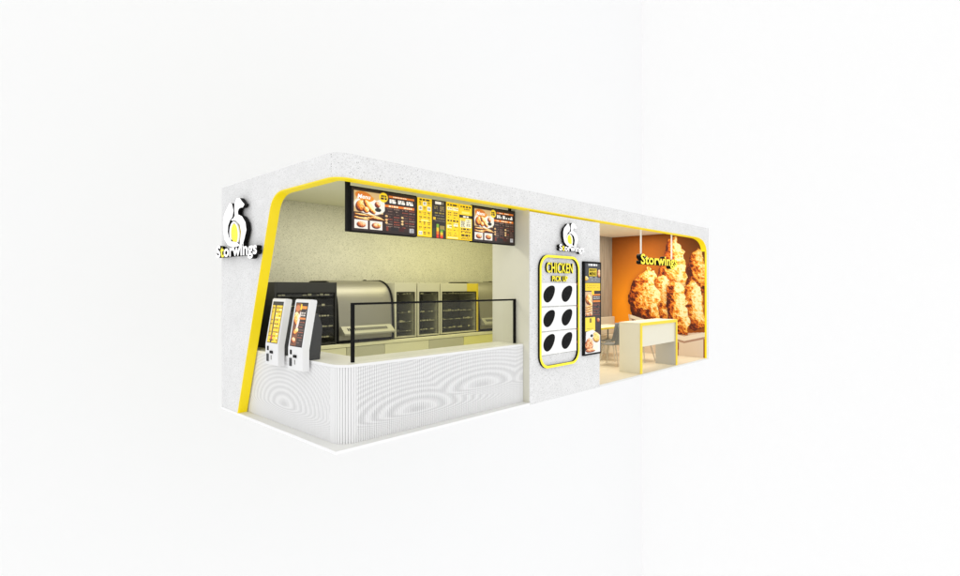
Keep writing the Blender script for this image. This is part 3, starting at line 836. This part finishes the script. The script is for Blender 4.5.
# ------------------------------------------------------------------ chicken pick-up lockers on the pillar
PB = empty('pickup_locker', (3.73, -.01, .5)); tag(PB, 'yellow framed pick up board with six white doors and black egg windows', 'pickup locker')
def rrect(x0, x1, z0, z1, r, n=8):
    out = []
    for cx, cz, a in ((x1-r, z1-r, 0), (x0+r, z1-r, PI/2), (x0+r, z0+r, PI), (x1-r, z0+r, 1.5*PI)):
        for i in range(n+1):
            t = a+PI/2*i/n; out.append((cx+r*math.cos(t), cz+r*math.sin(t)))
    return out
O = rrect(3.25, 4.27, .475, 2.12, .2); I = rrect(3.292, 4.228, .512, 2.083, .165); n = len(O)
fr = front(0, -.004, 0)
def ring(O, I, d0, d1, mf, ms, nm, par):
    n = len(O); P = []
    for pts, d in ((O, d1), (I, d1), (O, d0), (I, d0)): P += [fr @ Vector((u, v, d)) for u, v in pts]
    f1 = []; f2 = []
    for i in range(n):
        j = (i+1) % n; f1.append((i, j, n+j, n+i)[::-1]); f2 += [(2*n+i, 2*n+j, j, i), (n+i, n+j, 3*n+j, 3*n+i)]
    b = MB(); b.add(P, f1, mf); b.add(P, f2, ms); 
    o = b.build(nm, par)
    q = bmesh.new(); q.from_mesh(o.data); bmesh.ops.remove_doubles(q, verts=q.verts, dist=1e-5); bmesh.ops.recalc_face_normals(q, faces=q.faces); q.to_mesh(o.data); q.free()
    return o
ring(O, I, .001, .036, M_YELL, M_BLACK, 'neon_frame', PB)
text('CHICKEN', 'title_lettering', front(3.415, -.006, 1.86), .68, .155, .03, M_YELL, M_BLACK, PB, .018)
text('PICK UP', 'subtitle_lettering', front(3.56, -.006, 1.735), .40, .085, .025, M_YELL, M_BLACK, PB, .03)
ze = [(1.365, 1.715), (1.005, 1.36), (.66, 1.0)]
for (za, zb_) in ze:
    for cx0, cx1 in ((3.305, 3.753), (3.757, 4.205)):
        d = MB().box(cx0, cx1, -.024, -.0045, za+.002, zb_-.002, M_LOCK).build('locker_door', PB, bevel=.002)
        cx = (cx0+cx1)/2-.03; cz = (za+zb_)/2+.02
        egg = []
        for i in range(32):
            t = 2*PI*i/32; yy = .158*math.sin(t); xx = .102*math.cos(t)*(1-.20*math.sin(t))
            rt = -.95; egg.append((cx+xx*math.cos(rt)-yy*math.sin(rt), cz+xx*math.sin(rt)+yy*math.cos(rt)))
        MB().prism(egg, front(0, 0, 0), .0242, .0262, M_EGG).build('egg_window', d)
        # thin seam under each door
        MB().box(cx0+.01, cx1-.01, -.0255, -.0245, za+.004, za+.009, M_LINE).build('seam_line', d)
for z in (1.36, 1.0, 1.70, .80):
    MB().box(4.214, 4.2195, -.035, -.0055, z-.02, z+.02, M_RED).build('hinge', PB)

# ------------------------------------------------------------------ upright poster beside the lockers
PO = empty('menu_poster', (4.63, -.02, .57)); tag(PO, 'tall narrow black framed menu poster with food photos at the pillar edge', 'menu poster')
x0, x1, z0, z1 = 4.385, 4.90, .565, 2.06
MB().box(x0, x1, -.045, -.0045, z0, z1, M_BLACK).build('frame', PO, bevel=.004)
W, H = x1-x0-.07, z1-z0-.06
c = Canvas(84, 270, W, H, (36, 24, 22))
c.rect(0, W, H*.78, H, (52, 52, 56)); c.rect(0, W, H*.79, H*.845, (120, 120, 122)); c.dashes(W*.2, W*.8, H*.985, .03, (230, 230, 230), .07, 1)
c.rect(W*.24, W*.76, H*.86, H*.945, (226, 196, 30)); c.dashes(W*.22, W*.78, H*.845, .012, (205, 205, 205), .04)
c.food(c.mell(W*.93, H*.89, W*.14, H*.05), SAUCE, .03, .02, 1, .2); c.food(c.mell(W*.05, H*.83, W*.16, H*.03), FRIES, .03, .02, 1, .0); c.dashes(W*.25, W*.7, H*.815, .01, (190, 190, 190), .03)
c.rect(0, W, H*.695, H*.78, (238, 202, 22)); c.dashes(W*.1, W*.9, H*.755, .008, (190, 158, 30), .03); c.dashes(W*.1, W*.9, H*.73, .008, (190, 158, 30), .03)
c.rect(0, W*.48, H*.42, H*.685, (216, 180, 140)); c.food(c.mell(W*.2, H*.60, W*.2, H*.06, .6), FRY, .05, .03, 1, 0); c.food(c.mell(W*.3, H*.56, W*.2, H*.03, -.6), FRY, .05, .03, 1, .05)
for y in (.52, .495, .47): c.food(c.mell(W*.24, H*y, W*.25, H*.012, .15), FRY, .02, .012, .6, .02)
c.food(c.mell(W*.12, H*.43, W*.1, H*.02), SAUCE, .02, .02, 1, 0); c.food(c.mell(W*.36, H*.43, W*.1, H*.02), SAUCE, .02, .02, 1, 0)
c.rect(W*.5, W, H*.64, H*.66, (222, 126, 40)); c.rect(W*.5, W, H*.565, H*.59, (222, 126, 40)); c.rect(W*.42, W*.58, H*.65, H*.70, (245, 208, 30))
for k in range(9): c.dashes(W*.52, W*.97, H*(.545-k*.017), .010, random.choice(((120, 90, 80), (150, 70, 50))), .03)
for y in (.625, .607): c.dashes(W*.54, W*.97, H*y, .012, (225, 222, 218), .04, 1)
c.rect(0, W*.66, H*.25, H*.40, (240, 216, 60)); c.dashes(W*.1, W*.5, H*.275, .010, (150, 120, 25), .03, 1); c.rect(W*.27, W*.42, H*.34, H*.39, (130, 110, 40))
c.rect(W*.7, W, H*.25, H*.42, (46, 38, 44)); c.food(c.mell(W*.85, H*.36, W*.12, H*.03), SAUCE, .03, .02, 1, -.1)
c.rect(0, W, 0, H*.23, (70, 36, 28)); c.put(c.mpoly([(0, 0), (W, 0), (W, H*.19), (W*.5, H*.26), (W*.05, H*.24)]), (232, 228, 226))
c.food(c.mell(W*.25, H*.09, W*.3, H*.08, .6), SAUCE, .06, .035, 1.2, .05); c.food(c.mell(W*.72, H*.17, W*.26, H*.06, -.3), FRIES, .04, .025, 1.2, .05); c.food(c.mell(W*.35, H*.03, W*.35, H*.025), SAUCE, .03, .03, 1, .05)
c.ell(W*.70, H*.065, W*.17, H*.045, (245, 238, 215)); c.ell(W*.42, H*.19, W*.14, H*.028, (245, 243, 238)); c.ell(W*.42, H*.193, W*.10, H*.018, (40, 34, 30))
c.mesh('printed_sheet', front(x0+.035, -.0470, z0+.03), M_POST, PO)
text('BEST', 'heading_lettering', front(x0+.035+W*.28, -.0478, z0+.03+H*.915), W*.44, H*.022, .001, M_BLACK, M_BLACK, PO, .02)
text('MENU', 'heading_lettering', front(x0+.035+W*.28, -.0478, z0+.03+H*.868), W*.44, H*.036, .001, M_BLACK, M_BLACK, PO, .02)

# ------------------------------------------------------------------ seating bay
HS = empty('hanging_sign', (7.66, .30, 2.04)); tag(HS, 'yellow lettered sign hanging on two white rods in the seating bay', 'hanging sign')
text('Storwings', 'lettering', front(6.77, .30, 2.035), 1.66, .265, .10, M_YELL, M_BLACK, HS, .025)
for x in (6.87, 8.26): MB().box(x-.018, x+.018, .245, .262, 2.24, 2.9305, M_KW).build('rod', HS)
MB().box(6.86, 8.45, .262, .274, 2.12, 2.145, M_BLACK).build('rail', HS)

DK = empty('pass_desk', (7.2, .3, .036)); tag(DK, 'cream desk with yellow edges and open lower half at the seating bay front', 'desk')
MB().box(6.42, 6.468, .032, .47, .0365, .955, M_DESK).build('side_or_tint_panel', DK)
MB().box(7.96, 8.008, .032, .47, .0365, .955, M_DESKG).build('side_or_tint_panel', DK)
MB().box(6.469, 7.959, .05, .075, .53, .925, M_DESK).build('front_panel', DK)
MB().box(6.42, 8.008, .032, .47, .956, .985, M_DESK).build('desk_top', DK)
b = MB(); b.box(6.40, 6.468, .016, .031, .0365, .985, M_YEL2).box(7.955, 8.012, .016, .031, .0365, .985, M_YEL2).box(6.4685, 7.9545, .016, .031, .928, .985, M_YEL2)
b.build('yellow_edging', DK)

TB = empty('dining_table', (7.9, 1.85, .036)); tag(TB, 'cream dining table with yellow edge behind the desk', 'table')
MB().box(7.15, 8.75, 1.50, 2.10, .722, .75, M_DESK).build('table_top', TB)
MB().box(7.148, 8.752, 1.486, 1.4995, .718, .752, M_YEL2).box(7.136, 7.1495, 1.50, 2.10, .718, .752, M_YEL2).build('yellow_edging', TB)
for x in (7.22, 8.68):
    for y in (1.57, 2.03): MB().tube((x, y, .0365), (x, y, .7215), .018, M_CHG, 8).build('leg', TB)
BN = empty('bench_seat', (7.6, 2.25, .036)); tag(BN, 'beige upholstered bench against the timber wall', 'bench')
MB().box(5.75, 9.49, 2.115, 2.375, .40, .47, M_BENCH).build('seat', BN, bevel=.015)
MB().box(5.75, 9.49, 2.30, 2.377, .471, .90, M_BENCH).build('backrest', BN, bevel=.015)
MB().box(5.76, 9.48, 2.15, 2.375, .0365, .399, M_DESK).build('base', BN)

def make_chair():
    r = empty('dining_chair', (0, 0, 0))
    b = MB(); nu, nv = 9, 12; vs = []; fs = []
    for j in range(nv+1):          # shell: seat then back in one sweep (front -> top), faces +y
        t = j/nv
        if t < .45: y = .20-.36*(t/.45); z = .45-.02*math.sin(PI*t/.45)
        else: q = (t-.45)/.55; y = -.16-.07*q-.02*math.sin(PI*q); z = .45+.40*q
        hw = .23 if t < .5 else .23-.05*((t-.5)/.5)**2
        for i in range(nu+1):
            s = -1+2*i/nu
            vs.append((s*hw, y+(.035*s*s if t > .45 else 0), z+(.02*s*s if t <= .45 else 0)))
    k = len(vs); vs += [(x, y-.012, z-.014) for x, y, z in vs]
    for j in range(nv):
        for i in range(nu):
            a = j*(nu+1)+i; fs += [(a, a+1, a+nu+2, a+nu+1), (k+a, k+a+nu+1, k+a+nu+2, k+a+1)]
    rim = [i for i in range(nu+1)]+[j*(nu+1)+nu for j in range(1, nv+1)]+[nv*(nu+1)+i for i in range(nu-1, -1, -1)]+[j*(nu+1) for j in range(nv-1, 0, -1)]
    for a, c in zip(rim, rim[1:]+rim[:1]): fs.append((a, k+a, k+c, c))
    b.add(vs, fs, M_CHG); b.build('shell', r, smooth=True)
    for sx in (-1, 1):
        for sy in (-1, 1):
            l = MB().tube((sx*.13, sy*.12, .425), (sx*.21, sy*.21, .01), .017, M_LEG, 8, .010).build('leg', r)
    return r
ch0 = make_chair()
def copy_tree(o, parent=None):
    c = o.copy(); COL.objects.link(c); c.parent = parent
    for k in o.children: copy_tree(k, c)
    return c
chairs = [(7.12, 1.02, 0.15, 'grey shell chair with pale legs standing just left behind the desk'),
          (8.10, .86, -.1, 'grey shell chair whose legs show through the opening of the desk'),
          (7.75, 1.42, .05, 'grey shell chair pushed under the yellow edged table, farthest from the front')]
for i, (x, y, rz, lb) in enumerate(chairs):
    o = ch0 if i == 0 else copy_tree(ch0)
    o.location = (x, y, .0265); o.rotation_euler = (0, 0, rz)
    tag(o, lb, 'chair', 'grey shell chairs at the dining table')

# ------------------------------------------------------------------ light, world, camera
w = bpy.data.worlds.new('World'); SC.world = w; w.use_nodes = True
bg = w.node_tree.nodes['Background']; bg.inputs[0].default_value = (1, 1, 1, 1); bg.inputs[1].default_value = 1.0
def area(name, loc, sx, sy, power, col, rot=(0, 0, 0)):
    l = bpy.data.lights.new(name, 'AREA'); l.shape = 'RECTANGLE'; l.size = sx; l.size_y = sy; l.energy = power; l.color = col
    o = bpy.data.objects.new(name, l); COL.objects.link(o); o.location = loc; o.rotation_euler = rot
    return o
area('kitchen_fill_light', (1.5, 1.4, 2.92), 2.2, .7, 28, (1, .97, .86))  # added fill to brighten the kitchen, no fixture there
area('kitchen_fill_light', (3.9, 1.5, 2.92), 2.4, .8, 27, (1, .95, .58))  # added yellow fill to tint the kitchen's right half
area('seating_fill_light', (7.6, 1.2, 2.92), 3.0, 1.0, 76, (1, .93, .80))  # added fill to brighten the seating bay, no fixture there

cam = bpy.data.cameras.new('camera'); co = bpy.data.objects.new('camera', cam); COL.objects.link(co)
cam.sensor_width = 36; cam.lens = 36*533.8/960; cam.clip_end = 500; cam.clip_start = .05
th = math.radians(43.67)
Fv = Vector((math.cos(th), math.sin(th), 0)); Rv = Vector((math.sin(th), -math.cos(th), 0)); Uv = Vector((0, 0, 1))
mw = Matrix(((Rv.x, Uv.x, -Fv.x, -2.831), (Rv.y, Uv.y, -Fv.y, -4.668), (Rv.z, Uv.z, -Fv.z, 1.654), (0, 0, 0, 1)))
co.matrix_world = mw
cam.shift_y = -1.0/960
SC.camera = co
vs = SC.view_settings; vs.view_transform = 'Standard'; vs.look = 'None'; vs.exposure = .07; vs.gamma = 1
SC.render.film_transparent = False
SC.cycles.max_bounces = 8
SC.cycles.use_denoising = True
